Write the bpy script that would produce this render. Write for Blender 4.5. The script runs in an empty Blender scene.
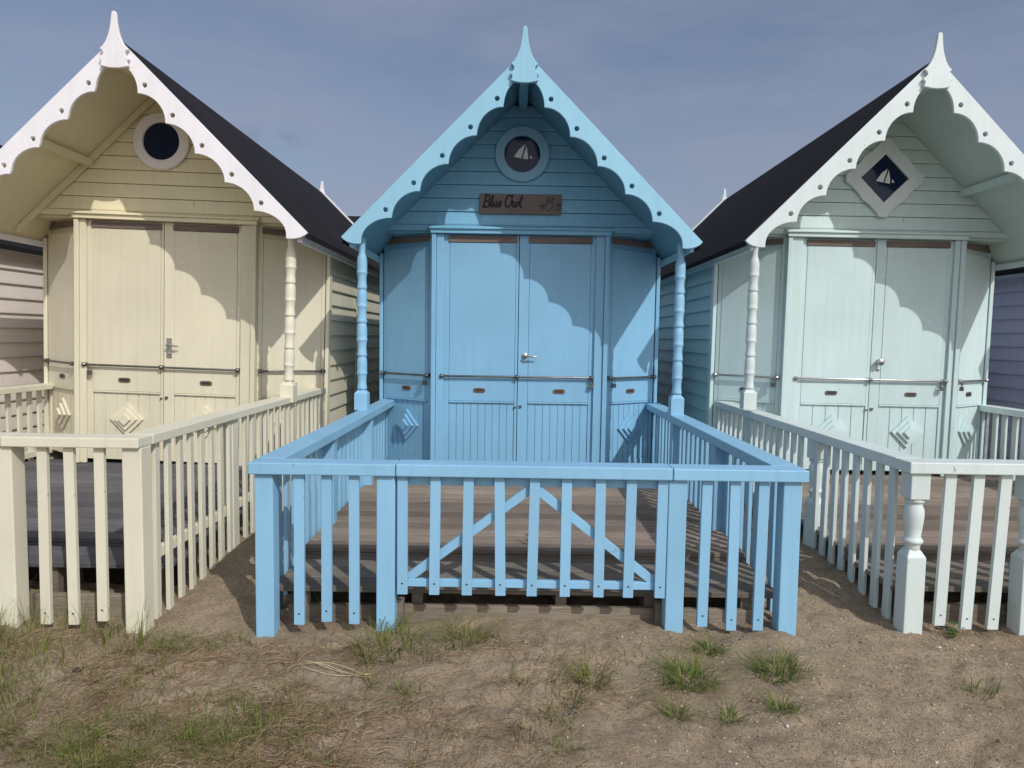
import bpy, bmesh, math, random
from mathutils import Vector, Matrix, noise
R = math.radians
random.seed(11)
scene = bpy.context.scene
COL = scene.collection

# ------------------------------------------------------------------ helpers
class MB:
    """collects shapes; build() links them as ONE mesh object"""
    def __init__(s):
        s.v = []; s.f = []; s.smooth = []
    def add(s, vs, fs, smooth=False, M=None):
        n = len(s.v)
        s.v += [tuple(M @ Vector(p)) for p in vs] if M else [tuple(p) for p in vs]
        s.f += [tuple(i + n for i in f) for f in fs]
        s.smooth += [smooth] * len(fs)
        return s
    def box(s, x0, x1, y0, y1, z0, z1, M=None):
        vs = [(x0,y0,z0),(x1,y0,z0),(x1,y1,z0),(x0,y1,z0),(x0,y0,z1),(x1,y0,z1),(x1,y1,z1),(x0,y1,z1)]
        return s.add(vs, [(0,3,2,1),(4,5,6,7),(0,1,5,4),(1,2,6,5),(2,3,7,6),(3,0,4,7)], M=M)
    def prism(s, poly, y0, y1, M=None):
        """poly of (x,z), counter-clockwise seen from -y"""
        n = len(poly)
        vs = [(x,y0,z) for x,z in poly] + [(x,y1,z) for x,z in poly]
        fs = [tuple(range(n)), tuple(range(2*n-1, n-1, -1))]
        fs += [((i+1)%n, i, i+n, (i+1)%n+n) for i in range(n)]
        return s.add(vs, fs, M=M)
    def lathe(s, prof, cx=0, cy=0, n=18, M=None):
        """prof list of (r,z) from bottom to top"""
        vs = []; fs = []
        for r, z in prof:
            for k in range(n):
                a = 2*math.pi*k/n
                vs.append((cx + r*math.cos(a), cy + r*math.sin(a), z))
        for i in range(len(prof)-1):
            for k in range(n):
                fs.append((i*n+k, i*n+(k+1)%n, (i+1)*n+(k+1)%n, (i+1)*n+k))
        fs.append(tuple(range(n-1, -1, -1))); m = (len(prof)-1)*n
        fs.append(tuple(range(m, m+n)))
        return s.add(vs, fs, smooth=True, M=M)
    def tube(s, pts, r, n=8, M=None):
        pts = [Vector(p) for p in pts]; vs = []; fs = []
        rr = r if isinstance(r, (list, tuple)) else [r]*len(pts)
        for i, p in enumerate(pts):
            t = (pts[min(i+1, len(pts)-1)] - pts[max(i-1, 0)]).normalized()
            u = t.cross(Vector((0,0,1)));
            if u.length < .05: u = t.cross(Vector((0,1,0)))
            u.normalize(); w = t.cross(u).normalized()
            for k in range(n):
                a = 2*math.pi*k/n
                vs.append(p + u*rr[i]*math.cos(a) + w*rr[i]*math.sin(a))
        for i in range(len(pts)-1):
            for k in range(n):
                fs.append((i*n+k, i*n+(k+1)%n, (i+1)*n+(k+1)%n, (i+1)*n+k))
        fs.append(tuple(range(n-1,-1,-1))); m = (len(pts)-1)*n
        fs.append(tuple(range(m, m+n)))
        return s.add(vs, fs, smooth=True, M=M)
    def build(s, name, mat, parent=None, bevel=0, loc=None, rot=None):
        me = bpy.data.meshes.new(name)
        me.from_pydata(s.v, [], s.f)
        me.polygons.foreach_set('use_smooth', s.smooth)
        bm = bmesh.new(); bm.from_mesh(me)
        bmesh.ops.recalc_face_normals(bm, faces=bm.faces)
        bm.to_mesh(me); bm.free()
        me.materials.append(mat)
        o = bpy.data.objects.new(name, me); COL.objects.link(o)
        if parent: o.parent = parent
        if loc: o.location = loc
        if rot: o.rotation_euler = rot
        if bevel:
            b = o.modifiers.new('bevel', 'BEVEL'); b.width = bevel; b.segments = 2
            b.limit_method = 'ANGLE'; b.angle_limit = R(40)
        return o

def flat_shape(name, loops, y0, y1, mat, parent, bev=.003):
    """2-D outline with holes in the xz plane, given thickness y0..y1"""
    cu = bpy.data.curves.new(name, 'CURVE'); cu.dimensions = '2D'; cu.fill_mode = 'BOTH'
    cu.extrude = (y1-y0)/2 - bev; cu.bevel_depth = bev; cu.bevel_resolution = 1; cu.offset = -bev
    for L in loops:
        sp = cu.splines.new('POLY'); sp.points.add(len(L)-1); sp.use_cyclic_u = True
        for p, (x, z) in zip(sp.points, L): p.co = (x, z, 0, 1)
    tmp = bpy.data.objects.new(name + '_outline', cu)
    me = bpy.data.meshes.new_from_object(tmp)
    bpy.data.objects.remove(tmp)
    ym = (y0+y1)/2
    for v in me.vertices:
        x, z, d = v.co; v.co = (x, ym - d, z)
    me.name = name; me.materials.clear(); me.materials.append(mat)
    o = bpy.data.objects.new(name, me); COL.objects.link(o)
    if parent: o.parent = parent
    return o

def thing(name, label, cat, loc=(0,0,0), rot=(0,0,0), group=None):
    o = bpy.data.objects.new(name, None); COL.objects.link(o)
    o.empty_display_size = .1
    o.location = loc; o.rotation_euler = rot
    o['label'] = label; o['category'] = cat
    if group: o['group'] = group
    return o
def tag(o, label, cat, group=None, kind=None):
    o['label'] = label; o['category'] = cat
    if group: o['group'] = group
    if kind: o['kind'] = kind
    return o

# ------------------------------------------------------------------ materials
def newmat(name):
    m = bpy.data.materials.new(name); m.use_nodes = True
    nt = m.node_tree; b = nt.nodes['Principled BSDF']
    return m, nt, b
def N(nt, t, **kw):
    n = nt.nodes.new(t)
    for k, v in kw.items(): setattr(n, k, v)
    return n
def mixc(nt, fac, a, b, blend='MIX'):
    n = N(nt, 'ShaderNodeMix', data_type='RGBA', blend_type=blend)
    for sock, val in ((n.inputs[0], fac), (n.inputs[6], a), (n.inputs[7], b)):
        if hasattr(val, 'links') or isinstance(val, bpy.types.NodeSocket): nt.links.new(val, sock)
        else: sock.default_value = val if not isinstance(val, tuple) else (*val[:3], 1)
    return n.outputs[2]
def coords(nt, scale=(1,1,1), kind='Object'):
    tc = N(nt, 'ShaderNodeTexCoord'); mp = N(nt, 'ShaderNodeMapping')
    mp.inputs['Scale'].default_value = scale
    nt.links.new(tc.outputs[kind], mp.inputs['Vector']); return mp.outputs['Vector']
def noise_tex(nt, vec, scale, detail=4, rough=.55):
    n = N(nt, 'ShaderNodeTexNoise'); n.inputs['Scale'].default_value = scale
    n.inputs['Detail'].default_value = detail; n.inputs['Roughness'].default_value = rough
    nt.links.new(vec, n.inputs['Vector']); return n.outputs['Fac']
def ramp(nt, fac, stops):
    r = N(nt, 'ShaderNodeValToRGB'); e = r.color_ramp.elements
    while len(e) < len(stops): e.new(.5)
    for el, (p, c) in zip(e, stops):
        el.position = p; el.color = (*c, 1) if isinstance(c, tuple) else (c, c, c, 1)
    nt.links.new(fac, r.inputs['Fac']); return r.outputs['Color']
def bump(nt, b, height, strength, dist):
    n = N(nt, 'ShaderNodeBump'); n.inputs['Strength'].default_value = strength
    n.inputs['Distance'].default_value = dist
    nt.links.new(height, n.inputs['Height']); nt.links.new(n.outputs['Normal'], b.inputs['Normal'])

def paint(name, rgb, wear=.0, rough=.42, grain=(1,1,1), dirt=(.25,.22,.18)):
    """brushed outdoor paint on timber: soft fading, rain streaks, odd scuffs and chips"""
    m, nt, b = newmat(name)
    v = coords(nt)
    vs = coords(nt, (7, 7, .5))
    big = noise_tex(nt, v, 1.7, 3)
    streak = noise_tex(nt, vs, 3.0, 4)
    fine = noise_tex(nt, v, 38, 3)
    oi = N(nt, 'ShaderNodeObjectInfo')
    dark = tuple(c*.80 for c in rgb); pale = tuple(min(1, c*1.05+.012) for c in rgb)
    c = mixc(nt, ramp(nt, big, [(.3, 0.0), (.72, 1.0)]), dark, pale)
    c = mixc(nt, .55, c, rgb)
    c = mixc(nt, ramp(nt, streak, [(.48, 0.0), (.82, .40)]), c, tuple(x*.72+y*.1 for x, y in zip(rgb, dirt)))
    hv = N(nt, 'ShaderNodeHueSaturation')
    mr = N(nt, 'ShaderNodeMapRange'); mr.inputs['To Min'].default_value = .95; mr.inputs['To Max'].default_value = 1.04
    nt.links.new(oi.outputs['Random'], mr.inputs['Value']); nt.links.new(mr.outputs[0], hv.inputs['Value'])
    nt.links.new(c, hv.inputs['Color']); c = hv.outputs['Color']
    # scuffs and chips
    chip = noise_tex(nt, coords(nt, (1, 1, .6)), 23, 5, .7)
    lo = .70 - .06*wear
    c = mixc(nt, ramp(nt, chip, [(lo, 0.0), (lo+.03, .85)]), c, dirt)
    nt.links.new(c, b.inputs['Base Color'])
    nt.links.new(ramp(nt, fine, [(.3, rough-.08), (.7, rough+.14)]), b.inputs['Roughness'])
    b.inputs['Specular IOR Level'].default_value = .35
    g = noise_tex(nt, coords(nt, grain), 60, 4)
    bump(nt, b, g, .16, .004)
    return m

def timber(name, a, bcol, along='x', rough=.75, spread=.3):
    """bare weathered boards, grain along one axis, each board its own tone"""
    m, nt, b = newmat(name)
    sc = {'x': (2.6, 46, 46), 'z': (46, 46, 2.6), 'y': (46, 2.6, 46)}[along]
    g = noise_tex(nt, coords(nt, sc), 3.0, 6, .6)
    blot = noise_tex(nt, coords(nt), 2.3, 4)
    geo = N(nt, 'ShaderNodeNewGeometry')
    c = mixc(nt, ramp(nt, g, [(.28, 0.0), (.72, 1.0)]), a, bcol)
    c = mixc(nt, ramp(nt, blot, [(.35, .0), (.75, .5)]), c, tuple(x*.55 for x in a))
    hv = N(nt, 'ShaderNodeHueSaturation'); mr = N(nt, 'ShaderNodeMapRange')
    mr.inputs['To Min'].default_value = 1-spread; mr.inputs['To Max'].default_value = 1+spread
    nt.links.new(geo.outputs['Random Per Island'], mr.inputs['Value'])
    nt.links.new(mr.outputs[0], hv.inputs['Value']); nt.links.new(c, hv.inputs['Color'])
    nt.links.new(hv.outputs['Color'], b.inputs['Base Color'])
    b.inputs['Roughness'].default_value = rough; b.inputs['Specular IOR Level'].default_value = .25
    bump(nt, b, g, .35, .004)
    return m

def plain(name, rgb, rough=.5, metal=0., var=.25, scale=14):
    m, nt, b = newmat(name)
    n = noise_tex(nt, coords(nt), scale, 4)
    c = mixc(nt, ramp(nt, n, [(.3, 0.0), (.7, 1.0)]), tuple(x*(1-var) for x in rgb), tuple(min(1, x*(1+var)) for x in rgb))
    nt.links.new(c, b.inputs['Base Color'])
    b.inputs['Roughness'].default_value = rough; b.inputs['Metallic'].default_value = metal
    return m

def felt_mat():
    m, nt, b = newmat('roofing_felt')
    v = coords(nt)
    f = noise_tex(nt, v, 240, 2); big = noise_tex(nt, v, 1.5, 4)
    c = mixc(nt, ramp(nt, f, [(.35, 0.0), (.7, 1.0)]), (.008,.008,.010), (.022,.021,.026))
    c = mixc(nt, ramp(nt, big, [(.4, 0.0), (.75, .35)]), c, (.03,.027,.029))
    nt.links.new(c, b.inputs['Base Color']); b.inputs['Roughness'].default_value = .9
    b.inputs['Specular IOR Level'].default_value = .15
    bump(nt, b, f, .4, .002)
    return m

def leaf_mat(name, cols, rough=.6, trans=.0):
    m, nt, b = newmat(name)
    geo = N(nt, 'ShaderNodeNewGeometry')
    n = len(cols)
    c = ramp(nt, geo.outputs['Random Per Island'], [(i/(n-1), q) for i, q in enumerate(cols)])
    nt.links.new(c, b.inputs['Base Color']); b.inputs['Roughness'].default_value = rough
    b.inputs['Specular IOR Level'].default_value = .25
    if trans:
        t = N(nt, 'ShaderNodeBsdfTranslucent'); nt.links.new(c, t.inputs['Color'])
        mx = N(nt, 'ShaderNodeMixShader'); mx.inputs[0].default_value = trans
        nt.links.new(b.outputs[0], mx.inputs[1]); nt.links.new(t.outputs[0], mx.inputs[2])
        nt.links.new(mx.outputs[0], nt.nodes['Material Output'].inputs['Surface'])
    return m

def sand_mat():
    m, nt, b = newmat('sand')
    v = coords(nt)
    big = noise_tex(nt, v, .9, 5); mid = noise_tex(nt, v, 5.5, 5, .65); fine = noise_tex(nt, v, 60, 4, .7); grit = noise_tex(nt, v, 230, 2)
    c = mixc(nt, ramp(nt, mid, [(.32, 0.0), (.68, 1.0)]), (.325,.24,.16), (.53,.415,.295))
    c = mixc(nt, ramp(nt, big, [(.42, 0.0), (.66, .55)]), c, (.57,.455,.325))
    c = mixc(nt, ramp(nt, fine, [(.30, .75), (.52, 0.0)]), c, (.16,.112,.075))
    c = mixc(nt, ramp(nt, grit, [(.60, 0.0), (.72, .6)]), c, (.52,.43,.34))
    c = mixc(nt, ramp(nt, grit, [(.28, .5), (.38, 0.0)]), c, (.11,.08,.06))
    nt.links.new(c, b.inputs['Base Color']); b.inputs['Roughness'].default_value = .95
    b.inputs['Specular IOR Level'].default_value = .1
    add = N(nt, 'ShaderNodeMath', operation='ADD'); nt.links.new(fine, add.inputs[0]); nt.links.new(grit, add.inputs[1])
    bump(nt, b, add.outputs[0], .9, .02)
    return m

SAND = sand_mat(); FELT = felt_mat()
DECK_BROWN = timber('brown_deck_boards', (.165,.127,.10), (.315,.255,.205), 'x', spread=.40)
STEP_GREY = timber('weathered_step_boards', (.12,.10,.08), (.27,.235,.19), 'x')
DECK_GREY = timber('grey_deck_boards', (.075,.072,.08), (.17,.162,.172), 'x', spread=.3)
PLANK = timber('old_plank', (.15,.12,.09), (.30,.255,.20), 'x')
STRIP = timber('bare_wood_strip', (.14,.105,.09), (.255,.20,.172), 'x', spread=.1)
SIGNWOOD = timber('sign_wood', (.15,.125,.118), (.235,.20,.19), 'x', spread=.02)
STEEL = plain('steel', (.45,.44,.43), .35, 1., .2)
DULL_STEEL = plain('dull_steel', (.20,.19,.185), .42, 1., .3)
BRONZE = plain('bronze_slot', (.16,.105,.085), .5, .3, .25)
DARKSLOT = plain('dark_slot', (.035,.028,.026), .6, 0., .2)
BRASS = plain('padlock_brass', (.25,.17,.08), .4, 1., .2)
PANE, nt_, b_ = newmat('dark_pane')
b_.inputs['Base Color'].default_value = (.006,.016,.05,1); b_.inputs['Roughness'].default_value = .08
b_.inputs['Specular IOR Level'].default_value = .25
SAIL = plain('white_sail', (.78,.78,.78), .7, 0., .08)
INK = plain('ink', (.028,.025,.026), .7, 0., .1)
FAINTINK = plain('faint_ink', (.10,.082,.076), .8, 0., .1)
UNDERDECK_SHADE = plain('underdeck_shade', (.02,.017,.014), .95, 0., .2)
GRASS = leaf_mat('grass_blades', [(.10,.15,.025), (.17,.22,.045), (.28,.28,.085), (.12,.18,.03), (.36,.29,.14), (.20,.23,.05), (.22,.15,.08)], .6, .4)
GREENG = leaf_mat('green_blades', [(.075,.14,.02), (.14,.205,.035), (.25,.28,.075), (.11,.17,.028), (.34,.31,.14)], .6, .4)
STRAW = leaf_mat('straw', [(.32,.22,.125), (.22,.14,.08), (.42,.325,.20), (.15,.095,.055), (.28,.19,.11)], .7, .2)
PEBBLE = leaf_mat('pebbles', [(.30,.22,.15), (.46,.38,.30), (.13,.09,.065), (.40,.29,.20), (.58,.53,.47), (.20,.14,.10), (.36,.25,.17)], .7)
LEAF = leaf_mat('weed_leaves', [(.05,.11,.02), (.09,.16,.035), (.04,.08,.02)])

# colour sets: wall, side, trim (bargeboards), frame, fence
def colours(n, wall, side, trim, frame, fence, wear=.3, gable=None, soffit=None):
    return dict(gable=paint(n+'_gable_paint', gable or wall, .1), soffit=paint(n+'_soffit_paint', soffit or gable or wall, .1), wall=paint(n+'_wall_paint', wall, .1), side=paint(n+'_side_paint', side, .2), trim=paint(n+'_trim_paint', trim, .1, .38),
                frame=paint(n+'_frame_paint', frame, .1), fence=paint(n+'_fence_paint', fence, wear, .5))
CREAM = colours('cream', (.72,.667,.505), (.69,.645,.49), (.80,.78,.81), (.82,.80,.81), (.715,.68,.54), .5, (.77,.705,.49), (.79,.72,.48))
BLUE = colours('blue', (.22,.46,.67), (.22,.46,.67), (.285,.55,.715), (.24,.48,.68), (.255,.50,.71), .5, (.185,.435,.62), (.14,.34,.48))  # soffit colour darkened: canopy shade is put into it
MINT = colours('mint', (.575,.725,.725), (.38,.61,.62), (.69,.77,.775), (.72,.79,.79), (.63,.71,.695), .7, (.575,.71,.69), (.54,.655,.62))  # side colour holds a shade tint and bounce off the blue hut
PINK = colours('pink', (.80,.72,.66), (.80,.72,.66), (.75,.70,.68), (.7,.66,.62), (.66,.56,.50))
LILAC = colours('lilac', (.45,.39,.55), (.45,.39,.55), (.62,.58,.68), (.4,.35,.5), (.32,.27,.42))

# ------------------------------------------------------------------ beach hut
APEX = 3.615; SLOPE = 1.011; TIPX = 1.41; TIPZ = 2.19
YD = .77      # door plane, behind the bargeboard plane
YC = 1.15     # hut corners, behind the canted bay
YB = 5.36     # back wall
WX = 1.31     # half width of the body
def rz(x): return APEX - SLOPE*abs(x)

CUSPS = [(1.014,2.34),(.796,2.548),(.576,2.758),(.360,2.977),(.157,3.195)]
def barge_outline(sg):
    pts = [(0, APEX), (TIPX, TIPZ), (1.392,2.168), (1.36,2.150), (1.32,2.139), (1.285,2.136), (1.253,2.138)]
    prev = (1.253, 2.165)
    pts.append(prev)
    for cx, cz in CUSPS + [(0, 3.41)]:
        for k in range(1, 11):
            t = k/10*math.pi/2
            pts.append((cx + (prev[0]-cx)*math.cos(t), prev[1] + (cz-prev[1])*math.sin(t)))
        prev = (cx, cz)
    pts = [(sg*x, z) for x, z in pts]
    holes = []
    for cx, cz in CUSPS:
        hx, hz = cx+.050, cz+.062
        holes.append([(sg*hx + .019*math.cos(a*math.pi/7), hz + .019*math.sin(a*math.pi/7)) for a in range(14)])
    return [pts] + holes
FIN = [(.008,0),(.016,-.012),(.020,-.045),(.024,-.085),(.032,-.135),(.044,-.18),(.060,-.222),(.080,-.254),(.100,-.273),
       (.104,-.283),(.090,-.290),(.081,-.303),(.080,-.318),(.089,-.331),(.103,-.338),(.110,-.347),(.108,-.357),(.098,-.363),(.094,-.375),(.097,-.390),(.106,-.400),(.085,-.410),(.045,-.418),(0,-.421)]
def finial_outline(): 
    r = [(x, 3.787+z) for x, z in FIN]
    return [[(-x, z) for x, z in reversed(r[:-1])] [::-1][::-1] + r] if False else [r + [(-x, z) for x, z in reversed(r[:-1])]]

def circle(cx, cz, r, n=40): return [(cx + r*math.cos(2*math.pi*k/n), cz + r*math.sin(2*math.pi*k/n)) for k in range(n)]
def stadium(mb, cx, cz, hw, hh, y0, y1, M=None):
    p = []
    for k in range(9): a = -math.pi/2 + math.pi*k/8; p.append((cx+hw-hh+hh*math.cos(a), cz+hh*math.sin(a)))
    for k in range(9): a = math.pi/2 + math.pi*k/8; p.append((cx-hw+hh+hh*math.cos(a), cz+hh*math.sin(a)))
    mb.prism(p, y0, y1, M)

def leaf_panel(root, name, x0, x1, zb, zt, px0, px1, C, low, diamond, groove, slot_x, M=None, zstrip=0, slot_style='bronze'):
    """a door leaf (or side shutter): stiles, flush upper board, middle rail, boarded lower panel. local y=0 is its face."""
    mb = MB(); y = 0.0
    mb.box(x0, x1, y+.016, y+.045, zb, zt)                              # backing slab
    mb.box(x0, px0-.002, y, y+.0155, zb, zt)                            # stiles
    mb.box(px1+.002, x1, y, y+.0155, zb, zt)
    mb.box(px0, px1, y-.003, y+.0155, 1.075, zt-.068)                   # storm board
    mb.box(px0, px1, y-.001, y+.0155, low+.012, 1.071)                  # middle rail
    mb.box(px0, px1, y-.007, y+.0155, low-.004, low+.010)               # weather bead
    mb.box(px0, px1, y+.004, y+.0155, zb, zb+.06)                       # bottom rail
    n = max(2, round((px1-px0)/groove)); w = (px1-px0)/n
    for k in range(n): mb.box(px0+k*w+.0025, px0+(k+1)*w-.0025, y+.010, y+.0155, zb+.061, low-.005)
    d = mb.build(name, C['wall'], root, .0025)
    s = MB().box(px0-.012, px1+.012, -.012, -.0005, zt-.066+zstrip, zt-.014+zstrip).build('top_strip', STRIP, d, .002)
    ss = MB(); stadium(ss, slot_x, .945, .055, .021, -.008, -.002)
    f = ss.build('finger_pull', BRONZE if slot_style == 'bronze' else DULL_STEEL, d, .002)
    s2 = MB(); stadium(s2, slot_x, .945, .038, .0105, -.0085, -.0065); s2.build('slot', DARKSLOT, d)
    if diamond:
        cx, cz = diamond; v = MB()
        for k, q in enumerate((.146, .10, .054)):
            y1 = .009 - .021*k; y0 = .009-.021*(k+1)
            v.prism([(cx-q, cz), (cx, cz-q), (cx+q, cz), (cx, cz+q)], y0, y1)
        v.build('diamond_vent', C['wall'], d, .002)
    return d

def locking_bar(x0, x1, mids, parent, padlock=None, style=STEEL, brackets=True):
    mb = MB()
    mb.tube([(x0, -.03, 1.072), (x1, -.03, 1.072)], .0095, 10)
    for x in [x0+.012, *mids, x1-.012]:
        mb.box(x-.014, x+.014, -.045, -.002, 1.056, 1.090)
        mb.lathe([(.02,-.004),(.02,.0),(.006,.012)], 0, 0, 10, Matrix.Translation((x,-.045,1.073)) @ Matrix.Rotation(R(90),4,'X'))
    b = mb.build('locking_bar', style, parent, .001)
    if padlock is not None:
        p = MB(); x = padlock
        p.box(x-.018, x+.018, -.052, -.028, .985, 1.022)
        p.tube([(x-.012,-.04,1.02), (x-.012,-.04,1.05), (x,-.04,1.062), (x+.012,-.04,1.05), (x+.012,-.04,1.02)], .004, 8)
        p.build('padlock', DULL_STEEL, b, .003)
    return b

def clap_side(sg, C, root, z0=.12, z1=2.205, pitch=.143):
    mb = MB(); z = z0
    while z < z1 - .01:
        zt = min(z+pitch, z1)
        x_in = sg*(WX-.03)
        vs = []
        for y in (YC+.02, YB-.02):
            vs += [(x_in, y, z), (sg*(WX+.006), y, z), (sg*(WX+.006), y, z+.012), (sg*(WX-.014), y, zt-.001), (x_in, y, zt-.001)]
        mb.add(vs, [(0,1,2,3,4), (9,8,7,6,5), (0,5,6,1), (1,6,7,2), (2,7,8,3), (3,8,9,4), (4,9,5,0)])
        z += pitch
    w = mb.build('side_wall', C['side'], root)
    for y in (YC+1.15, YC+2.65): MB().box(sg*(WX+.010)-.006, sg*(WX+.010)+.006, y, y+.03, z0, z1).build('joint_strip', C['side'], w, .002)
    return w

def turned_profile(z0, z1, r=.041, seg=8):
    p = []; h = (z1-z0)/seg
    for k in range(seg):
        a = z0+k*h
        if k % 2 == 0:   # swelling, with a groove at its foot
            p += [(r*.80,a+.004),(r*.99,a+.010),(r*1.02,a+.018),(r*.95,a+.03),(r*.86,a+h*.45),(r*.84,a+h*.6),(r*.90,a+h*.82),(r*.97,a+h*.95)]
        else:            # cup
            p += [(r*1.06,a),(r*1.08,a+.006),(r*.98,a+.014),(r*.99,a+h*.3),(r*1.0,a+h*.55),(r*.97,a+h*.8),(r*.86,a+h*.97)]
    return p

CANOPY = ('roof','soffit','fascia','purlin','rake_trim','ridge_beam','bargeboard','finial','rear_bargeboard','rear_finial')
def hut(label, loc, rot, C, style, inset=0.0, padlock_side=1, post_z=.82, group='beach huts in a row', canopy=(1, 1, 1)):
    root = thing('beach_hut', label, 'beach hut', loc, rot, group)
    W = C['wall']
    # --- roof
    t = .045
    for sg in (-1, 1):
        q = [(0, APEX-.004), (sg*(TIPX-.004), rz(TIPX-.004)-.004), (sg*(TIPX-.004), rz(TIPX-.004)-.004-t), (0, APEX-.004-t)]
        if sg > 0: q = q[::-1]
        MB().prism(q, .018, YB+.14).build('roof', FELT, root)
        q = [(sg*.002, APEX-.008-t), (sg*(TIPX-.03), rz(TIPX-.03)-.008-t), (sg*(TIPX-.03), rz(TIPX-.03)-.022-t), (sg*.002, APEX-.022-t)]
        if sg > 0: q = q[::-1]
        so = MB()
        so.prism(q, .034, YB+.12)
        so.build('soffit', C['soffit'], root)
        MB().box(*(sorted((sg*(TIPX-.088), sg*(TIPX-.056)))), .034, YB+.12, 2.118, 2.166).build('fascia', C['trim'], root, .002)
        # purlin and the trim between soffit and gable wall
        x = style.get('purlin', 0)
        if x: MB().box(sg*x-.022, sg*x+.022, .036, YD-.03, rz(x)-.16, rz(x)-.10).build('purlin', C['gable'], root, .003)
        a0, a1 = .05, 1.27
        q = [(sg*a0, rz(a0)-.026-t), (sg*a1, rz(a1)-.026-t), (sg*a1, rz(a1)-.095-t), (sg*a0, rz(a0)-.095-t)]
        if sg > 0: q = q[::-1]
        if style.get('rake'): MB().prism(q, YD-.05, YD-.022).build('rake_trim', C['gable'], root, .003)
    MB().box(-.036, .036, .036, YD-.03, APEX-.20, APEX-.09).build('ridge_beam', C['soffit'], root, .003)
    # --- bargeboards and finials, front and back
    for sg in (-1, 1):
        flat_shape('bargeboard', barge_outline(sg), -.012, .016, C['trim'], root, .003)
    flat_shape('finial', finial_outline(), -.044, -.014, C['trim'], root, .004)
    for sg in (-1, 1):
        q = [(0, APEX+.03), (sg*TIPX, TIPZ+.03), (sg*TIPX, TIPZ-.13), (0, APEX-.16)]
        if sg > 0: q = q[::-1]
        MB().prism(q, YB+.142, YB+.17).build('rear_bargeboard', C['trim'], root, .003)
    f = flat_shape('rear_finial', finial_outline(), YB+.173, YB+.205, C['trim'], root, .004)
    # --- gable wall of lapped boards
    g = MB(); z = 2.415; pitch = .118
    while z < 3.42:
        zt = min(z+pitch, 3.46)
        w0 = (APEX-.068-z)/SLOPE; w1 = max(.005, (APEX-.068-zt)/SLOPE)
        w0b = (APEX-.068-z-.011)/SLOPE
        vs = [(-w0,YD-.012,z+.002),(w0,YD-.012,z+.002),(w0b,YD-.0145,z+.012),(-w0b,YD-.0145,z+.012),(w1,YD-.003,zt-.004),(-w1,YD-.003,zt-.004),
              (-w0,YD+.02,z),(w0,YD+.02,z),(w1,YD+.02,zt),(-w1,YD+.02,zt)]
        g.add(vs, [(0,1,2,3),(3,2,4,5),(5,4,8,9),(0,6,7,1),(9,8,7,6),(0,3,5,9,6),(1,7,8,4,2)])
        z += pitch
    g.build('gable_wall', C['gable'], root)
    MB().prism([(-1.205,2.362),(1.205,2.362),(1.155,2.413),(-1.155,2.413)], YD-.022, YD+.02).build('gable_base_trim', C['gable'], root, .004)
    MB().box(-1.175, 1.175, YD+.022, YC+.05, 2.345, 2.362).build('bay_ceiling', C['gable'], root)
    MB().box(-.686, .686, YD+.004, YD+.05, 2.334, 2.36).build('door_head', W, root)
    lg = MB(); lg.prism([(-.80,2.337),(.80,2.335),(.80,2.372),(-.80,2.372)], YD-.06, YD-.024)
    lg.add([(-.82,YD-.078,2.373),(.82,YD-.078,2.373),(.82,YD-.023,2.373),(-.82,YD-.023,2.373),(-.82,YD-.078,2.388),(.82,YD-.078,2.388),(.82,YD-.023,2.408),(-.82,YD-.023,2.408)],
           [(0,3,2,1),(4,5,6,7),(0,1,5,4),(1,2,6,5),(2,3,7,6),(3,0,4,7)])
    lg.build('door_ledge', C['gable'], root, .003)
    # --- walls
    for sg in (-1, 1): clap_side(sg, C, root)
    MB().box(-WX+.03, WX-.03, YB-.03, YB, .12, 2.24).prism([(-1.2,2.241),(1.2,2.241),(0,3.45)], YB-.03, YB).build('rear_wall', C['side'], root)
    MB().box(-WX+.04, WX-.04, YC+.03, YB-.04, .10, .13).build('floor', STEP_GREY, root)
    cx0 = inset
    for sg in (-1, 1):
        MB().box(*sorted((sg*(WX-.016), sg*(WX+.018))), YC-.022, YC+.07, .12, 2.20).build('corner_board', W, root, .004)
        p = MB(); a, b = sorted((sg*.676+cx0, sg*.748)); p.box(a, b, YD-.028, YD-.0035, .2, 2.334)
        a, b = sorted((sg*.750, sg*.79)); p.box(a, b, YD-.045, YD+.05, .2, 2.334)
        p.build('door_post', W, root, .004)
    # --- doors
    cx = inset
    zb, zt = .235, 2.332
    low = .835
    dia = style['diamond']
    dl = leaf_panel(root, 'door', -.684+cx, -.010+cx, zb, zt, -.624+cx, -.036+cx, C, low, (-.33+cx, .60) if dia else None, style['groove'], -.35+cx, slot_style=style['slot'])
    dr = leaf_panel(root, 'door', -.004+cx, .684+cx, zb, zt, .088+cx, .632+cx, C, low, (.36+cx, .60) if dia else None, style['groove'], .37+cx, slot_style=style['slot'])
    for d in (dl, dr): d.location = (0, YD, 0)
    for d, xs in ((dl, -.684), (dr, .684)):
        for z in (.55, 1.25, 2.12): MB().lathe([(.007,z-.035),(.007,z+.035)], xs+cx, -.006, 8).build('hinge', W, d)
    b = locking_bar(-.70+cx, .67+cx, [-.012+cx], root, padlock_side*.655 if padlock_side else None, style['bar'])
    b.location = (0, YD, 0)
    hd = MB(); hx = style['handle_x']+cx; kind = style['handle']
    RX = Matrix.Rotation(R(90), 4, 'X')
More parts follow.
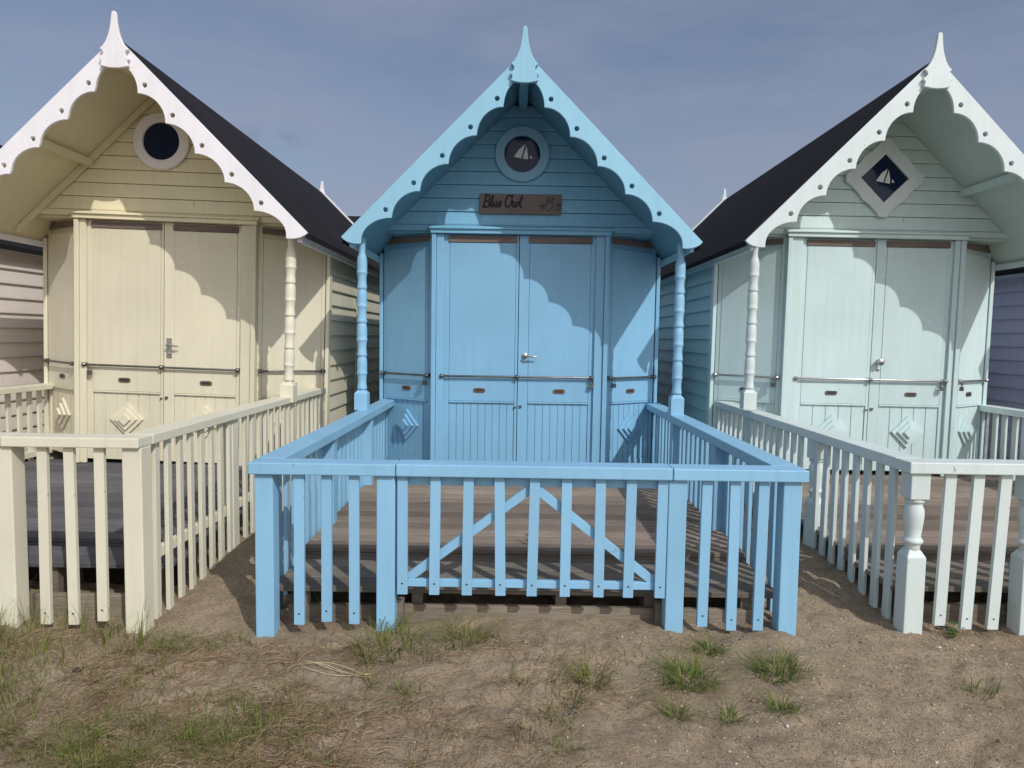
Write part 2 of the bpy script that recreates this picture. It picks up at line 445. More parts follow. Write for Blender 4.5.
    if kind == 'lever':
        hd.lathe([(.026,0),(.026,.006),(.010,.010),(.010,.042),(.0,.042)], 0, 0, 16, Matrix.Translation((hx,-.004,1.262)) @ RX)
        hd.tube([(hx,-.044,1.262),(hx+.03,-.048,1.262),(hx+.075,-.05,1.258),(hx+.115,-.048,1.252)], [.010,.009,.008,.006], 10)
        hd.lathe([(.013,0),(.013,.008),(.0,.008)], 0, 0, 12, Matrix.Translation((hx,-.003,1.215)) @ RX)
    elif kind == 'plate':
        hd.box(hx-.022, hx+.022, -.010, -.003, 1.16, 1.33)
        hd.lathe([(.010,0),(.010,.04),(.0,.04)], 0, 0, 12, Matrix.Translation((hx,-.008,1.268)) @ RX)
        hd.tube([(hx-.01,-.046,1.268),(hx+.04,-.050,1.268),(hx+.10,-.048,1.262)], [.009,.008,.006], 10)
        hd.lathe([(.011,0),(.011,.014),(.0,.014)], 0, 0, 12, Matrix.Translation((hx,-.008,1.195)) @ RX)
    else:
        hd.lathe([(.022,0),(.022,.006),(.010,.012),(.012,.02),(.030,.034),(.034,.048),(.028,.060),(.0,.066)], 0, 0, 18, Matrix.Translation((hx,-.004,1.235)) @ RX)
        hd.lathe([(.012,0),(.012,.008),(.0,.008)], 0, 0, 12, Matrix.Translation((hx+.004,-.003,1.165)) @ RX)
    hd.build('handle', STEEL, dr, .001)
    MB().box(-.034+cx,-.014+cx,-.013,-.001,.79,.802).build('flush_bolt', DULL_STEEL, dl, .001)
    MB().box(.012+cx,.034+cx,-.016,-.001,.795,.815).build('flush_bolt', DULL_STEEL, dr, .001)
    # --- canted side shutters
    L = math.hypot(WX-.02-.79, YC-YD-.02); ang = math.atan2(YC-YD-.02, WX-.02-.79)
    for sg in (-1, 1):
        pn = leaf_panel(root, 'side_shutter', .004, L-.004, .235, 2.300, .045, L-.04, C, low, (L/2, .60), style['groove'], L/2, zstrip=.043, slot_style=style['slot'])
        if sg < 0: pn.location = (-(WX-.02), YC-.01, 0); pn.rotation_euler = (0, 0, -ang)
        else: pn.location = (.79, YD+.01, 0); pn.rotation_euler = (0, 0, ang)
        a, b = (.13, L-.006) if sg < 0 else (.006, L-.13)
        MB().box(a, b, .004, .04, 2.301, 2.344).build('shutter_head', C['gable'], pn)
        locking_bar(.01, L-.01, [], pn, (.06 if sg > 0 else L-.05) if style['shutter_lock'] else None, style['bar'])
    # --- porthole in the gable
    pz = style['port_z']; pn = None; px_ = style.get('port_x', 0)
    if style['port'] == 'round':
        pr = flat_shape('porthole', [circle(0, pz, .240), circle(0, pz, .158)], YD-.045, YD-.013, C['frame'], root, .006)
        MB().prism(circle(0, pz, .157), YD-.022, YD-.014).build('pane', PANE, pr)
    elif style['port'] == 'diamond':
        o = []
        for k in range(4):
            a = R(90*k); b2 = R(90*k+45); c2 = R(90*k+90)
            o += [(.345*math.cos(a+R(d_)), .345*math.sin(a+R(d_))) for d_ in (-6, 6)]
            o += [(.302*math.cos(a+R(13)), .302*math.sin(a+R(13))), (.264*math.cos(a+R(30)), .264*math.sin(a+R(30))), (.270*math.cos(b2), .270*math.sin(b2)), (.264*math.cos(a+R(60)), .264*math.sin(a+R(60))), (.302*math.cos(a+R(77)), .302*math.sin(a+R(77)))]
        o = [(x, z+pz) for x, z in o]
        pr = flat_shape('porthole', [o, [(.212,pz),(0,pz+.212),(-.212,pz),(0,pz-.212)]], YD-.045, YD-.013, C['frame'], root, .006)
        MB().prism([(-.211,pz),(0,pz-.211),(.211,pz),(0,pz+.211)], YD-.022, YD-.014).build('pane', PANE, pr)
    else: pr = None
    if pr and style['sail']:
        s = MB(); k = .95
        s.prism([(-.072*k,pz-.012*k),(-.012*k,pz-.034*k),(.028*k,pz+.085*k)], YD-.027, YD-.0225) if False else None
        s.prism([(-.072,pz-.022),(-.008,pz-.036),(.024,pz+.085),(-.026,pz+.045)], YD-.027, YD-.0225)
        s.prism([(.004,pz-.036),(.050,pz-.046),(.050,pz+.0),(.036,pz+.072)], YD-.027, YD-.0225)
        s.prism([(.066,pz-.034),(.092,pz-.036),(.074,pz-.006)], YD-.027, YD-.0225)
        s.build('sail_motif', SAIL, pr)
    if pr: pr.location = (px_, 0, 0)
    # --- turned canopy posts
    for sg in (-1, 1):
        q = MB(); x = sg*1.28; y = .15
        q.box(x-.052, x+.052, y-.052, y+.052, post_z+.001, post_z+.135)
        for k, (r0, z0) in enumerate(((.046,0),)):
            q.add([(x-.052,y-.052,post_z+.135),(x+.052,y-.052,post_z+.135),(x+.052,y+.052,post_z+.135),(x-.052,y+.052,post_z+.135),
                   (x-.026,y-.026,post_z+.165),(x+.026,y-.026,post_z+.165),(x+.026,y+.026,post_z+.165),(x-.026,y+.026,post_z+.165)],
                  [(0,1,5,4),(1,2,6,5),(2,3,7,6),(3,0,4,7),(4,5,6,7)])
        q.lathe(turned_profile(post_z+.16, 2.06) + [(.030,2.065),(.024,2.10),(.028,2.15),(.034,2.20)], x, y, 20)
        q.build('turned_post', C['fence'], root)
    kl, kr, kz = canopy
    if canopy != (1, 1, 1):
        for o in root.children:
            if o.name.split('.')[0] in CANOPY:
                for v in o.data.vertices:
                    v.co.x *= kl if v.co.x < 0 else kr
                    v.co.z = 2.137 + (v.co.z-2.137)*kz
    return root

S_CREAM = dict(diamond=True, groove=.095, slot='bronze', bar=DULL_STEEL, handle='plate', handle_x=.045, shutter_lock=False, port='round', port_z=3.015, sail=False, purlin=.65, rake=True, port_x=-.04)
S_BLUE = dict(diamond=False, groove=.064, slot='bronze', bar=DULL_STEEL, handle='lever', handle_x=.055, shutter_lock=True, port='round', port_z=3.035, sail=True, hinge=None)
S_MINT = dict(diamond=True, groove=.11, slot='steel', bar=STEEL, handle='knob', handle_x=.06, shutter_lock=True, port='diamond', port_z=2.865, sail=True, purlin=.73, port_x=.035)
S_PLAIN = dict(diamond=True, groove=.11, slot='steel', bar=STEEL, handle='knob', handle_x=.06, shutter_lock=False, port='round', port_z=3.015, sail=False, purlin=.65, rake=True, port_x=-.04)
S_BLUE.pop('hinge')

BLUE_X = .06
hut('sky blue beach hut in the middle with blue porthole and name board', (BLUE_X, 5.45, 0), (0, 0, 0), BLUE, S_BLUE, inset=-.005)
hut('cream beach hut with white scalloped bargeboards and plain round porthole', (-3.075, 5.31, .045), (0, R(1.4), 0), CREAM, S_CREAM, padlock_side=-1, post_z=.875, inset=-.02, canopy=(1.0, 1.03, .975))
hut('pale mint beach hut with diamond shaped window showing a white sail', (3.22, 5.5, .02), (0, R(.35), R(-.6)), MINT, S_MINT, inset=.025, post_z=.84)
hut('pinkish beige beach hut beyond the cream hut, only its boarded side in view', (-6.22, 5.25, .04), (0, 0, 0), PINK, S_PLAIN)
hut('lilac beach hut beyond the mint hut, only its boarded side in view', (6.50, 5.6, 0), (0, 0, 0), LILAC, S_PLAIN)

# hut in the row behind, seen as a bit of dark roof
rb = thing('beach_hut', 'dark roofed hut in the row behind, peeping between cream and blue huts', 'beach hut', (-3.3, 13.2, 0), group='beach huts in a row')
MB().box(-1.2, 1.2, -1.1, 1.1, 0, 2.3).build('wall', PINK['wall'], rb)
r_ = MB()
for sg in (-1, 1):
    q = [(0,3.66),(sg*1.3,2.2),(sg*1.3,2.14),(0,3.60)]
    vs = [(-1.6, y, z) for y, z in q] + [(1.62, y, z) for y, z in q]
    r_.add(vs, [(0,1,2,3),(7,6,5,4),(0,4,5,1),(1,5,6,2),(2,6,7,3),(3,7,4,0)])
r_.build('roof', FELT, rb)

# ------------------------------------------------------------------ name board on the blue hut
sg_root = thing('name_sign', 'brown wooden name board lettered Blue Owl on the blue gable', 'sign', (BLUE_X, 5.45+YD-.013, 2.602))
MB().box(-.372, .352, -.020, 0, -.088, .088).build('board', SIGNWOOD, sg_root, .003)
def arc(cx, cz, rx, rz_, a0, a1, n=10): return [(cx+rx*math.cos(R(a0+(a1-a0)*k/n)), cz+rz_*math.sin(R(a0+(a1-a0)*k/n))) for k in range(n+1)]
def strokes(name, lines, r, mat, x0, z0, s, parent):
    mb = MB()
    for L in lines:
        mb.tube([(x0 + s*(x+.18*z), -.0215, z0 + s*z) for x, z in L], r, 6)
    return mb.build(name, mat, parent)
B = [[(.05,1),(.0,0)], arc(.12,.75,.26,.25,130,-90), arc(.14,.25,.30,.26,90,-140)]
l = [[(.46,.1),(.60,.45),(.68,.9),(.62,1.0),(.56,.85),(.56,.2),(.62,.02),(.72,.1)]]
u = [[(.72,.1),(.80,.5),(.80,.15),(.86,.02),(.98,.12),(1.04,.5),(1.04,.15),(1.10,.02),(1.18,.08)]]
e = [[(1.18,.08),(1.34,.28)] + arc(1.32,.28,.11,.22,20,330)]
O_ = [arc(2.0,.52,.27,.48,80,450,18), [(2.05,.95),(2.2,1.02),(2.3,.9)]]
w = [[(2.38,.5),(2.42,.1),(2.50,.02),(2.58,.2),(2.60,.5),(2.62,.12),(2.72,.02),(2.80,.2),(2.84,.52)]]
l2 = [[(2.84,.45),(2.95,.3),(3.08,.85),(3.04,1.02),(2.97,.85),(2.98,.2),(3.06,.02),(3.18,.12)]]
strokes('lettering', B+l+u+e+O_+w+l2, .0078, INK, -.335, -.032, .106, sg_root)
owl = [arc(.5,.5,.32,.5,0,360,20), arc(.38,.72,.09,.12,0,360,10), arc(.62,.72,.09,.12,0,360,10), [(.22,.9),(.18,1.08),(.4,1.0),(.6,1.0),(.82,1.08),(.78,.9)], [(.3,.2),(.2,.5)], [(.7,.2),(.8,.5)]]
owl2 = [[(x*.55-.35, z*.45-.02) for x, z in L] for L in owl] + [[(x*.6+1.0, z*.62-.05) for x, z in L] for L in owl] + owl
strokes('owl_drawing', owl2, .0034, FAINTINK, .185, -.052, .105, sg_root)

# ------------------------------------------------------------------ fences
def fence(label, loc, C, style, top=.82, ground=-.05, lean=0., length=3.28, tilt_rail=0., gate=True):
    root = thing('picket_fence', label, 'fence', loc, group='painted picket fences round the decks')
    P = C['fence']; X = 1.262; rt = style.get('rt', .057); po = style.get('po', 0); gp = style.get('gp', .714); rw = .066
    zr = top-rt
    # rails: front in three lengths, one down each side
    for a, b in ((-X-.066, -.632), (.686, X+.066)):
        MB().box(a, b, -rw, rw, zr, top).build('top_rail', P, root, .005)
    for sg in (-1, 1):
        MB().box(sg*X-rw, sg*X+rw, rw+.003, length, zr, top+.001).build('top_rail', P, root, .005)
        if style['lr']: MB().box(sg*(X+.004)-.016, sg*(X+.004)+.016, .05, length-.02, style['lr'], style['lr']+.055).build('lower_rail', P, root, .003)
    # posts
    spots = [(-X-po,0),(X+po,0),(-.68,0),(gp,0),(-X,1.12),(X,1.12),(-X,2.3),(X,2.3)]
    for i, (x, y) in enumerate(spots):
        mb = MB(); w = style['w']/2
        g = ground + random.uniform(-.02, .01)
        if style['kind'] == 'square' or i >= 6 :
            if i >= 4 and style['kind'] == 'square': mb.box(x-w-(.0), x+w, y-w, y+w, -.1, zr-.001)
            else: mb.box(x-w, x+w, y-w, y+w, -.14, zr-.001)
        else:
            b0, b1 = .36, zr-.135
            mb.box(x-w, x+w, y-w, y+w, -.14, b0)
            mb.add([(x-w,y-w,b0),(x+w,y-w,b0),(x+w,y+w,b0),(x-w,y+w,b0),(x-w*.6,y-w*.6,b0+.035),(x+w*.6,y-w*.6,b0+.035),(x+w*.6,y+w*.6,b0+.035),(x-w*.6,y+w*.6,b0+.035)],
                   [(0,1,5,4),(1,2,6,5),(2,3,7,6),(3,0,4,7),(4,5,6,7)])
            h = b1-b0
            k = w/.048
            prof = [(.034,b0+.03),(.036,b0+.06),(.047,b0+.07),(.049,b0+.08),(.040,b0+.092),(.036,b0+.10),(.042,b0+.15),(.047,b0+.20),(.046,b0+.235),(.036,b0+.262),(.034,b0+.268),(.046,b0+.276),(.047,b0+.29),(.037,b0+.30),(.036,b1-.012),(.046,b1)]
            mb.lathe([(r*k, z) for r, z in prof if z <= b1+.001], x, y, 20)
            mb.box(x-w, x+w, y-w, y+w, b1, zr-.001)
        mb.build('post', P, root, .005, rot=(random.gauss(0, .0012), random.gauss(0, .0012), 0))
    pw = style['pw']/2
    def picket(x, y, along_x, z0, parent, z1=zr-.001, out=-1):
        mb = MB(); t = .011
        a = lean + random.uniform(-.006, .006)
        h = z1-z0
        if along_x:
            q = [(-pw + a*-h, 0), (pw + a*-h, 0), (pw, h), (-pw, h)]
            mb.prism(q, -t, t)
            for zz in (.055,): mb.lathe([(.0060,-.001),(.0060,.001),(.003,.002)], 0, 0, 8, Matrix.Translation((a*(zz-h), -t, zz)) @ Matrix.Rotation(R(90),4,'X'))
        else:
            mb.box(-t, t, -pw, pw, 0, h)
        o = mb.build('picket', P, parent, .003, loc=(x, y, z0))
        if along_x:
            o.data.materials.append(DULL_STEEL)
            for f in o.data.polygons:
                if f.center.y < -t-.0004: f.material_index = 1
            o.rotation_euler = (0, random.gauss(0, .006), random.uniform(-.03, .03))
        else: o.rotation_euler = (random.gauss(0, .006), 0, random.uniform(-.05, .05))
        return o
    fy = -.028
    for x in (-1.10,-.965,-.83,.855,.99,1.125): picket(x, fy, True, random.uniform(-.01,.015)+style['pz'], root)
    for sg in (-1, 1):
        y = .14
        while y < length-.06:
            if min(abs(y-1.12), abs(y-2.3)) > .075: picket(sg*(X+.034), y, False, random.uniform(-.05,-.01), root)
            y += .128
    # gate with inverted-V brace
    g = MB().box(-.628, .682, -rw, rw, zr, top+.002).build('gate', P, root, .005)
    MB().box(-.60, .645, -.014, .014, zr-.05, zr-.002).build('rail', P, g, .003)
    MB().box(-.60, .645, -.014, .014, .213, .25).build('rail', P, g, .003)
    for x in (-.60,-.445,-.29,-.129,.027,.183,.344,.492,.64): picket(x, fy, True, .183, g)
    for a, b in (((-.575,.255),(.012,.70)), ((.615,.255),(.042,.70))):
        d = Vector((b[0]-a[0], b[1]-a[1])).normalized(); n = Vector((-d.y, d.x))*.0215
        q = [(a[0]-n.x,a[1]-n.y),(b[0]-n.x,b[1]-n.y),(b[0]+n.x,b[1]+n.y),(a[0]+n.x,a[1]+n.y)]
        if d.x < 0: q = q[::-1]
        MB().prism(q, -.012, .012).build('brace', P, g, .002)
    return root
fence('sky blue picket fence with braced gate in front of the blue hut', (.085, 3.29, 0), BLUE, dict(kind='square', w=.088, pw=.049, pz=.03, lr=0))
fence('cream picket fence with square posts round the cream hut deck', (-3.065, 3.25, .0), CREAM, dict(kind='square', w=.092, pw=.047, pz=.03, lr=.28, rt=.048, gp=.675, po=.022), top=.932)
fence('pale mint picket fence with turned posts round the mint hut deck', (3.292, 3.42, 0), MINT, dict(kind='turned', w=.096, pw=.054, pz=.0, lr=0), top=.845, lean=.03)

# ------------------------------------------------------------------ decks
def deck(label, loc, main, step, zt=.21, back=3.0, y0=.09):
    root = thing('wooden_deck', label, 'deck', loc, group='timber decks behind the fences')
    d = MB(); y = .59; w = .142
    while y < back:
        d.box(-1.272, 1.272, y, y+w-.020, zt-.028, zt)
        y += w
    d.build('deck_boards', main, root, .004)
    MB().box(-1.265, 1.265, .592, .62, zt-.08, zt-.030).build('riser', step, root, .002)
    s = MB(); y = y0
    while y < .58: s.box(-1.272, 1.272, y, y+w-.006, zt-.074, zt-.046); y += w+.004
    s.build('step_boards', step, root, .004)
    for x in (-1.12,-.55,.18,.63,1.12):
        MB().box(x-.028, x+.028, y0+.03, back, -.06, zt-.078).build('joist', PLANK, root, .003)
    k = MB().box(-1.20, -.66, .10, .135, -.10, .066).box(-.655, .69, .085, .12, -.10, .078).box(.695, 1.20, .10, .135, -.10, .07)
    k.build('skirting_boards', PLANK, root, .004)
    MB().box(-1.19, 1.19, .55, .57, -.1, zt-.1).build('shade_sheet', UNDERDECK_SHADE, root)  # near-black sheet standing in for the shade under the deck
    return root
dk = deck('brown timber deck and grey step behind the blue fence', (.085, 3.30, 0), DECK_BROWN, STEP_GREY)
for x in (-.622, .655): MB().box(x-.016, x+.016, .02, .075, -.12, .128).build('stake', PLANK, dk, .003)
deck('slate grey timber deck behind the cream fence', (-3.06, 3.26, .045), DECK_GREY, DECK_GREY, y0=.30)
deck('brown timber deck behind the mint fence', (3.27, 3.43, .0), DECK_BROWN, STEP_GREY)

# ------------------------------------------------------------------ ground
POSTS = [(bx+sx, by+sy) for bx, by in ((.085,3.29),(-3.065,3.25),(3.292,3.42)) for sx, sy in ((-1.262,0),(1.262,0),(-.68,0),(.7,0),(-1.262,1.12),(1.262,1.12))]
def ground_z(x, y):
    z = noise.fractal(Vector((x*.55, y*.55, 3.1)), 1.0, 2.0, 3)*.022
    near = max(0., min(1., (7.5-y)/2.))
    z += near*noise.fractal(Vector((x*2.4, y*2.4, .3)), .9, 2.1, 4)*.022
    z += near*abs(noise.noise(Vector((x*5.2, y*6.1, 8.))))*.030
    z += near*noise.fractal(Vector((x*13, y*13, 5.)), .8, 2.0, 4)*.011
    z += .035*math.exp(-((x-.1)/.75)**2 - ((y-3.15)/.45)**2)
    t = max(0., min(1., (y-3.2)/1.3)); z += .075*t*t*(3-2*t)
    z += .025*math.exp(-((x+2.4)/.8)**2 - ((y-3.1)/.5)**2)
    z += .026*math.exp(-((x-1.36)/.22)**2 - ((y-3.2)/.35)**2) - .022*math.exp(-((x-2.02)/.2)**2 - ((y-3.35)/.3)**2) - .012*math.exp(-((x+1.2)/.25)**2 - ((y-3.2)/.3)**2)
    for px, py in POSTS:          # sand banked against the posts
        q = (x-px)**2 + (y-py)**2
        if q < .09: z += .016*math.exp(-q/.010)
    z -= .012*max(0, 3.0-y)
    return z-.028
FEET = [(random.uniform(-2.2, 2.6), random.uniform(1.9, 3.0), random.uniform(0, 3.1)) for _ in range(46)]
_gz = ground_z
def ground_z(x, y):
    z = _gz(x, y)
    if 1.6 < y < 3.3:
        for fx, fy, a in FEET:
            dx, dy = x-fx, y-fy
            if abs(dx) < .2 and abs(dy) < .2:
                u = dx*math.cos(a)+dy*math.sin(a); v = -dx*math.sin(a)+dy*math.cos(a)
                q = (u/.11)**2 + (v/.045)**2
                z += -.013*math.exp(-q) + .006*math.exp(-(q-1.8)**2)
    return z
def axis(lo, hi, step, ends):
    a = []; v = lo
    while v <= hi: a.append(v); v += step
    pre = [lo-e for e in reversed(ends)]; post = [a[-1]+e for e in ends]
    return pre + a + post
xs = axis(-3.2, 3.2, .019, [.1,.3,.7,1.5,3,6,12,25,60,150,320])
ys = axis(1.5, 4.2, .019, [.1,.25,.5,.9,1.5,2.5,4,7,12,25,60,150,320])
vs = [(x, y, ground_z(x, y)) for y in ys for x in xs]
nx = len(xs)
fs = [(j*nx+i, j*nx+i+1, (j+1)*nx+i+1, (j+1)*nx+i) for j in range(len(ys)-1) for i in range(nx-1)]
mb = MB(); mb.v = vs; mb.f = fs; mb.smooth = [True]*len(fs)
gr = mb.build('ground', SAND); gr['kind'] = 'structure'

# ------------------------------------------------------------------ grass, straw, pebbles
def blade(mb, x, y, z, h, w, ang, bend, seg=3):
    dx, dy = math.cos(ang), math.sin(ang); px, py = -dy, dx
    vs = []
    for k in range(seg+1):
        t = k/seg; ww = w*(1-t*.92)/2; o = bend*h*t*t; zz = z + h*(t - .38*min(1.3, abs(bend))*t*t)
        vs += [(x+dx*o-px*ww, y+dy*o-py*ww, zz), (x+dx*o+px*ww, y+dy*o+py*ww, zz)]
    mb.add(vs, [(2*k, 2*k+1, 2*k+3, 2*k+2) for k in range(seg)], smooth=True)
def tuft(mb, x, y, r, n, h, bend=(.4, 2.1), w=.0052):
    for _ in range(int(n*.8)):
        a = random.uniform(0, 2*math.pi); q = r*math.sqrt(random.random())
        bx, by = x+q*math.cos(a)*(.6+.4*random.random()), y+q*math.sin(a)*.7
        blade(mb, bx, by, ground_z(bx, by)-.004, h*random.uniform(.3, 1.45), w*random.uniform(.6, 1.3), a+random.uniform(-1.1, 1.1), random.uniform(*bend))
# larger tufts that stand alone: things
TUFTS = [(.76, 2.83, .125, 330, .10, 'broad green grass tuft just in front of the right gate post'),
         (1.19, 2.92, .125, 290, .095, 'wide spiky green grass tuft before the right blue corner post'),
         (.92, 3.09, .07, 150, .075, 'small dark grass tuft under the blue pickets right of the gate'),
         (.36, 2.80, .085, 130, .085, 'yellowish grass tuft in the sand below the gate middle'),
         (1.08, 2.62, .07, 110, .075, 'low sparse grass tuft in bare sand toward the lower right'),
         (.66, 2.58, .05, 80, .07, 'tiny green grass tuft alone in sand below the broad one'),
         (.86, 2.57, .06, 70, .06, 'thin flattened grass tuft between two others in the sand'),
         (-.55, 3.09, .20, 230, .13, 'tall shaggy half dry grass tuft at the foot of the left gate post'),
         (-.20, 3.12, .15, 150, .12, 'dry dark grass tuft against the plank left under the gate'),
         (1.98, 2.80, .07, 60, .06, 'thin grass tuft in the sand right of the mint corner post'),
         (2.22, 2.62, .07, 80, .055, 'pale flat grass tuft near the right edge of the sand')]
for x, y, r, n, h, lab in TUFTS:
    mb = MB(); base = (x, y, ground_z(x, y))
    tuft(mb, x, y, r, n, h)
    mb.v = [(a-base[0], b-base[1], c-base[2]) for a, b, c in mb.v]
    o = mb.build('grass_tuft', GREENG if 'dry' not in lab and 'yellow' not in lab else GRASS, loc=base)
    tag(o, lab, 'grass tuft', 'grass tufts in the sand')
# the rest: sward thinning out to the right
mb = MB()
def gdens(x, y):
    d = .5 + .5*noise.noise(Vector((x*1.7, y*1.9, 4.))) + .25*noise.noise(Vector((x*5, y*5, 1.)))
    return d * max(.04, min(1, (1.05-x)/1.8)) 
cnt = 0
while cnt < 960:
    x = random.uniform(-3.2, 2.6); y = random.uniform(1.75, 3.2)
    if y > 3.14 and -1.2 < x < 1.4: continue
    if random.random() < max(0,gdens(x, y)-.12)**2.4*2.2:
        tuft(mb, x, y, random.uniform(.02, .06), random.randint(6, 22), random.uniform(.035, .085), (.4, 2.1), .0042); cnt += 1
for k in range(90):      # longer grass along the cream fence
    x = random.uniform(-2.95, -1.7); y = random.uniform(2.95, 3.3)
    tuft(mb, x, y, .05, random.randint(5, 12), random.uniform(.08, .22), (.15, 1.1), .0042)
for k in range(110):
    x = random.uniform(-2.9, -1.9); y = random.uniform(2.3, 3.0)
    tuft(mb, x, y, .07, random.randint(8, 16), random.uniform(.06, .14), (.2, 1.0), .005)
tag(mb.build('grass', GRASS), 'short patchy green and yellow grass on the sandy ground', 'grass', kind='stuff')
mb = MB()
def straw(mb, x, y, L, ang, w=.003):
    n = 4; vs = []; k0 = random.uniform(-.3, .3); px, py = x, y; a = ang; lift = random.uniform(0, .018)
    for k in range(n+1):
        z = ground_z(px, py) + .004 + lift*math.sin(math.pi*k/n)
        nx_, ny_ = -math.sin(a), math.cos(a)
        vs += [(px-nx_*w/2, py-ny_*w/2, z), (px+nx_*w/2, py+ny_*w/2, z+.0015)]
        px += math.cos(a)*L/n; py += math.sin(a)*L/n; a += k0/n
    mb.add(vs, [(2*k, 2*k+1, 2*k+3, 2*k+2) for k in range(n)], smooth=True)
cnt = 0
while cnt < 190:          # matted patches, each combed roughly one way
    x = random.uniform(-3.1, 1.5); y = random.uniform(1.75, 3.15)
    d = .5 + .5*noise.noise(Vector((x*1.5+7, y*1.6, 2.)))
    d *= max(.03, math.exp(-((x+.9)/.95)**2))
    if random.random() > max(0, d)**1.3*1.6: continue
    cnt += 1; a0 = random.uniform(0, math.pi); rr = random.uniform(.03, .11)
    for q in range(random.randint(12, 46)):
        px = x+random.gauss(0, rr); py = y+random.gauss(0, rr*.7)
        if py > 3.14 and -1.25 < px < 1.4: continue
        straw(mb, px, py, random.uniform(.03, .15), a0+random.gauss(0, .75), random.uniform(.0008, .0017))
tag(mb.build('dry_straw', STRAW), 'matted dry straw lying on the sand before the blue fence', 'straw', kind='stuff')
mb = MB()
ICO = [(0,0,1),(.89,0,.45),(.28,.85,.45),(-.72,.53,.45),(-.72,-.53,.45),(.28,-.85,.45),(.72,.53,-.45),(-.28,.85,-.45),(-.89,0,-.45),(-.28,-.85,-.45),(.72,-.53,-.45),(0,0,-1)]
ICOF = [(0,1,2),(0,2,3),(0,3,4),(0,4,5),(0,5,1),(1,6,2),(2,7,3),(3,8,4),(4,9,5),(5,10,1),(6,7,2),(7,8,3),(8,9,4),(9,10,5),(10,6,1),(11,7,6),(11,8,7),(11,9,8),(11,10,9),(11,6,10)]
cnt = 0
while cnt < 4200:
    x = random.uniform(-2.8, 2.7); y = random.uniform(1.75, 3.5)
    d = .25 + .75*max(0, min(1, (x+.3)/1.5))
    if y > 3.0: d *= 1.7
    if random.random() > d*.6*(.6+.8*noise.noise(Vector((x*3, y*3, 9.)))): continue
    s = random.uniform(.0014, .0050)*(1 if random.random() < .95 else 1.9)
    M = Matrix.Translation((x, y, ground_z(x, y)+s*.25)) @ Matrix.Rotation(random.uniform(0, 6.3), 4, 'Z') @ Matrix.Diagonal((s*random.uniform(.8,1.6), s*random.uniform(.7,1.1), s*random.uniform(.35,.8), 1))
    mb.add(ICO, ICOF, True, M); cnt += 1
tag(mb.build('shell_grit', PEBBLE), 'scattered shell fragments and small pebbles on the sand', 'shell grit', kind='stuff')

# small loose things
def weed(loc, label, n=14, s=.04):
    mb = MB()
    for k in range(n):
        a = random.uniform(0, 6.28); q = random.uniform(.3, 1)*s; zz = random.uniform(.2, 1.2)*s
        c = Vector((q*math.cos(a), q*math.sin(a), zz)); L = s*random.uniform(.45, .75); wv = L*.32
        d = Vector((math.cos(a), math.sin(a), random.uniform(-.3, .6))).normalized(); p = d.cross(Vector((0,0,1))).normalized()*wv
        mb.add([c-d*L*.5, c+p+Vector((0,0,.004)), c+d*L*.6, c-p+Vector((0,0,.004))], [(0,1,2,3)], True)
        mb.tube([(0,0,-.01), tuple(c*.5+Vector((0,0,.004))), tuple(c-d*L*.5)], .0012, 5)
    return tag(mb.build('weed', LEAF, loc=loc), label, 'weed', 'small weeds')
weed((.12, 4.0, .212), 'small leafy weed sprouting through the brown deck behind the gate', 16, .05)
weed((-.96, 3.44, .06), 'small leafy weed by the dark gap left of the blue gate', 12, .045)
weed((2.22, 3.36, ground_z(2.22, 3.36)), 'dark spiky weed at the foot of the mint fence pickets', 18, .05)
mb = MB()
for k in range(4):
    pts = []; y0 = random.uniform(-.02, .02)
    for i in range(6): pts.append((-.16+.065*i, y0 + .02*math.sin(i*.9+k) - .012*i, .014+.012*math.sin(i*.8+k*.7)))
    mb.tube(pts, [.0014,.0017,.0017,.0015,.0012,.0007], 6)
tag(mb.build('dry_stalk', plain('pale_stalk', (.50,.43,.26), .6, 0, .15), loc=(-.74, 2.90, ground_z(-.74, 2.90))), 'pale dry reed stalks lying left of the gate grass', 'dry stalks')
mb = MB()
for k in range(26):
    t = k/25; y = -.04+.08*t; ww = .013*math.sin(math.pi*(.12+.85*t))
    for sg in (-1, 1):
        mb.add([(0,y,.006),(sg*ww,y+.012,.008+.002*math.sin(k)),(sg*ww,y+.0145,.008),(0,y+.003,.0065)], [(0,1,2,3)])
mb.tube([(0,-.06,.006),(0,0,.007),(0,.045,.007)], [.0015,.001,.0006], 6)
tag(mb.build('feather', plain('grey_feather', (.10,.095,.10), .7, 0, .4), loc=(.25, 2.60, ground_z(.25, 2.60)), rot=(0,0,R(-15))), 'small dark grey feather lying on the sand', 'feather')
mb = MB()
for k in range(5):
    M = Matrix.Translation((random.uniform(-.02,.02), random.uniform(-.015,.015), .008)) @ Matrix.Rotation(random.uniform(0,6),4,'Z') @ Matrix.Diagonal((.018,.009,.008,1))
    mb.add(ICO, ICOF, True, M)
tag(mb.build('driftwood_scrap', plain('dark_scrap', (.05,.038,.03), .8, 0, .4), loc=(-1.83, 2.86, ground_z(-1.83, 2.86))), 'dark scrap of driftwood in the straw before the cream fence', 'driftwood')

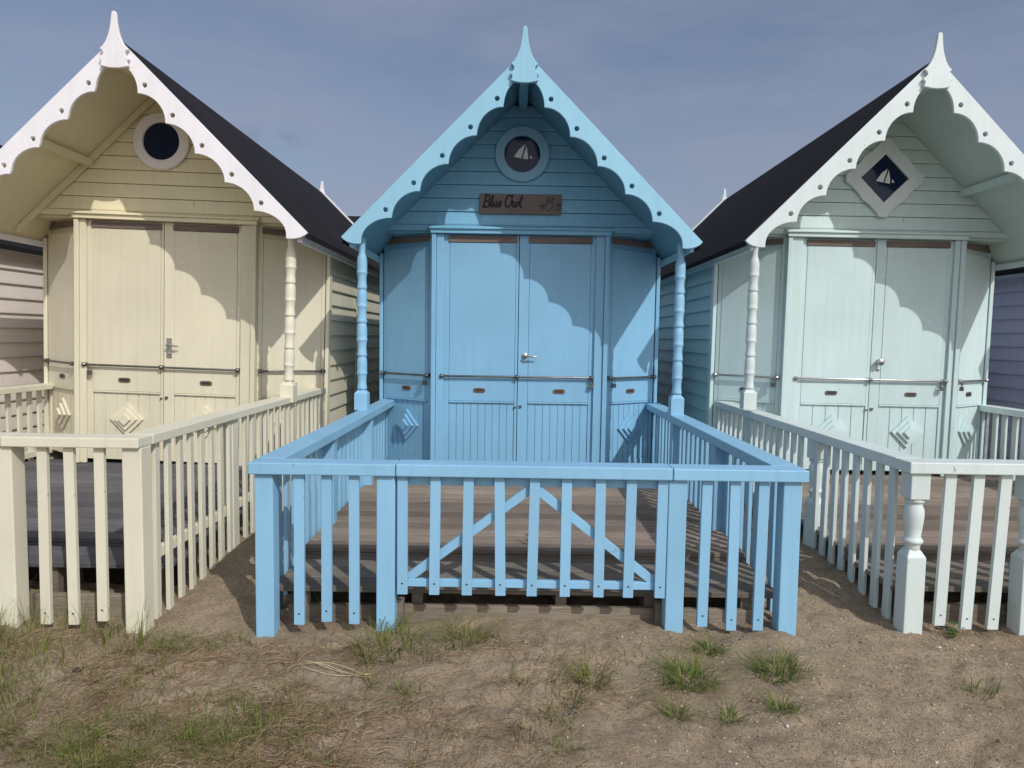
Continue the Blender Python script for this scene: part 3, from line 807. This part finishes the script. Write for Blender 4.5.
# ------------------------------------------------------------------ light, sky, camera
to_sun = Vector((.516, -.74, .765)).normalized()
elev = math.asin(to_sun.z); azim = math.atan2(to_sun.x, to_sun.y)
sun = bpy.data.lights.new('sun', 'SUN'); sun.energy = 2.7; sun.angle = R(.55); sun.color = (1, .975, .93)
so = bpy.data.objects.new('sun', sun); COL.objects.link(so)
so.rotation_euler = (-to_sun).to_track_quat('-Z', 'Y').to_euler(); so.location = (5, -8, 10)
wd = bpy.data.worlds.new('World'); scene.world = wd; wd.use_nodes = True
nt = wd.node_tree; bg = nt.nodes['Background']
sky = N(nt, 'ShaderNodeTexSky', sky_type='NISHITA'); sky.sun_disc = False
sky.sun_elevation = elev; sky.sun_rotation = azim; sky.altitude = 0; sky.air_density = 1.0; sky.dust_density = 2.2; sky.ozone_density = 1.6
mp = coords(nt, (1.0, .8, 3.6), 'Generated')
cl = noise_tex(nt, mp, 1.9, 8, .6)
fac = ramp(nt, cl, [(.36, .18), (.66, .78)])
# unseen clouds behind the camera made brighter, added to fill the shade
sp = N(nt, 'ShaderNodeSeparateXYZ'); tc = N(nt, 'ShaderNodeTexCoord'); nt.links.new(tc.outputs['Generated'], sp.inputs[0])
side = N(nt, 'ShaderNodeMapRange'); side.inputs['From Min'].default_value = .15; side.inputs['From Max'].default_value = -.75
nt.links.new(sp.outputs['Y'], side.inputs['Value'])
cc = mixc(nt, side.outputs[0], (3.0, 3.3, 4.45), (12.5, 12.6, 13.2))
c = mixc(nt, fac, sky.outputs['Color'], cc)
# a small darker wisp of cloud above the cream roof
sub = N(nt, 'ShaderNodeVectorMath', operation='SUBTRACT'); nt.links.new(tc.outputs['Generated'], sub.inputs[0]); sub.inputs[1].default_value = (-0.3124, 0.9149, 0.2556)
scl = N(nt, 'ShaderNodeVectorMath', operation='MULTIPLY'); nt.links.new(sub.outputs[0], scl.inputs[0]); scl.inputs[1].default_value = (17, 17, 52)
ln = N(nt, 'ShaderNodeVectorMath', operation='LENGTH'); nt.links.new(scl.outputs[0], ln.inputs[0])
wn = noise_tex(nt, coords(nt, (14, 14, 40), 'Generated'), 1.6, 6, .65)
wm = N(nt, 'ShaderNodeMath', operation='MULTIPLY'); nt.links.new(ramp(nt, ln.outputs['Value'], [(.0, .9), (1.0, 0.0)]), wm.inputs[0]); nt.links.new(ramp(nt, wn, [(.42, 0.0), (.72, .8)]), wm.inputs[1])
c = mixc(nt, wm.outputs[0], c, (1.5, 1.75, 2.6))
nt.links.new(c, bg.inputs['Color']); bg.inputs['Strength'].default_value = .10

cam = bpy.data.cameras.new('camera'); co = bpy.data.objects.new('camera', cam); COL.objects.link(co)
cam.sensor_width = 36; cam.lens = 690/1024*36; cam.clip_end = 1500; cam.clip_start = .05
p = R(3.9); r = R(.86)
fwd = Vector((0, math.cos(p), -math.sin(p))); up = Vector((0, math.sin(p), math.cos(p))); right = Vector((1,0,0))
# scene leans clockwise in the picture: camera rolled the other way
r2 = right*math.cos(r) + up*math.sin(r); u2 = -right*math.sin(r) + up*math.cos(r)
M = Matrix((r2, u2, -fwd)).transposed().to_4x4(); M.translation = (0, 0, 1.43)
co.matrix_world = M
scene.camera = co
scene.view_settings.view_transform = 'Standard'; scene.view_settings.look = 'None'
scene.view_settings.gamma = 1; scene.view_settings.use_curve_mapping = False
scene.view_settings.exposure = 0
scene.render.engine = 'CYCLES'
scene.render.resolution_x = 1024; scene.render.resolution_y = 768
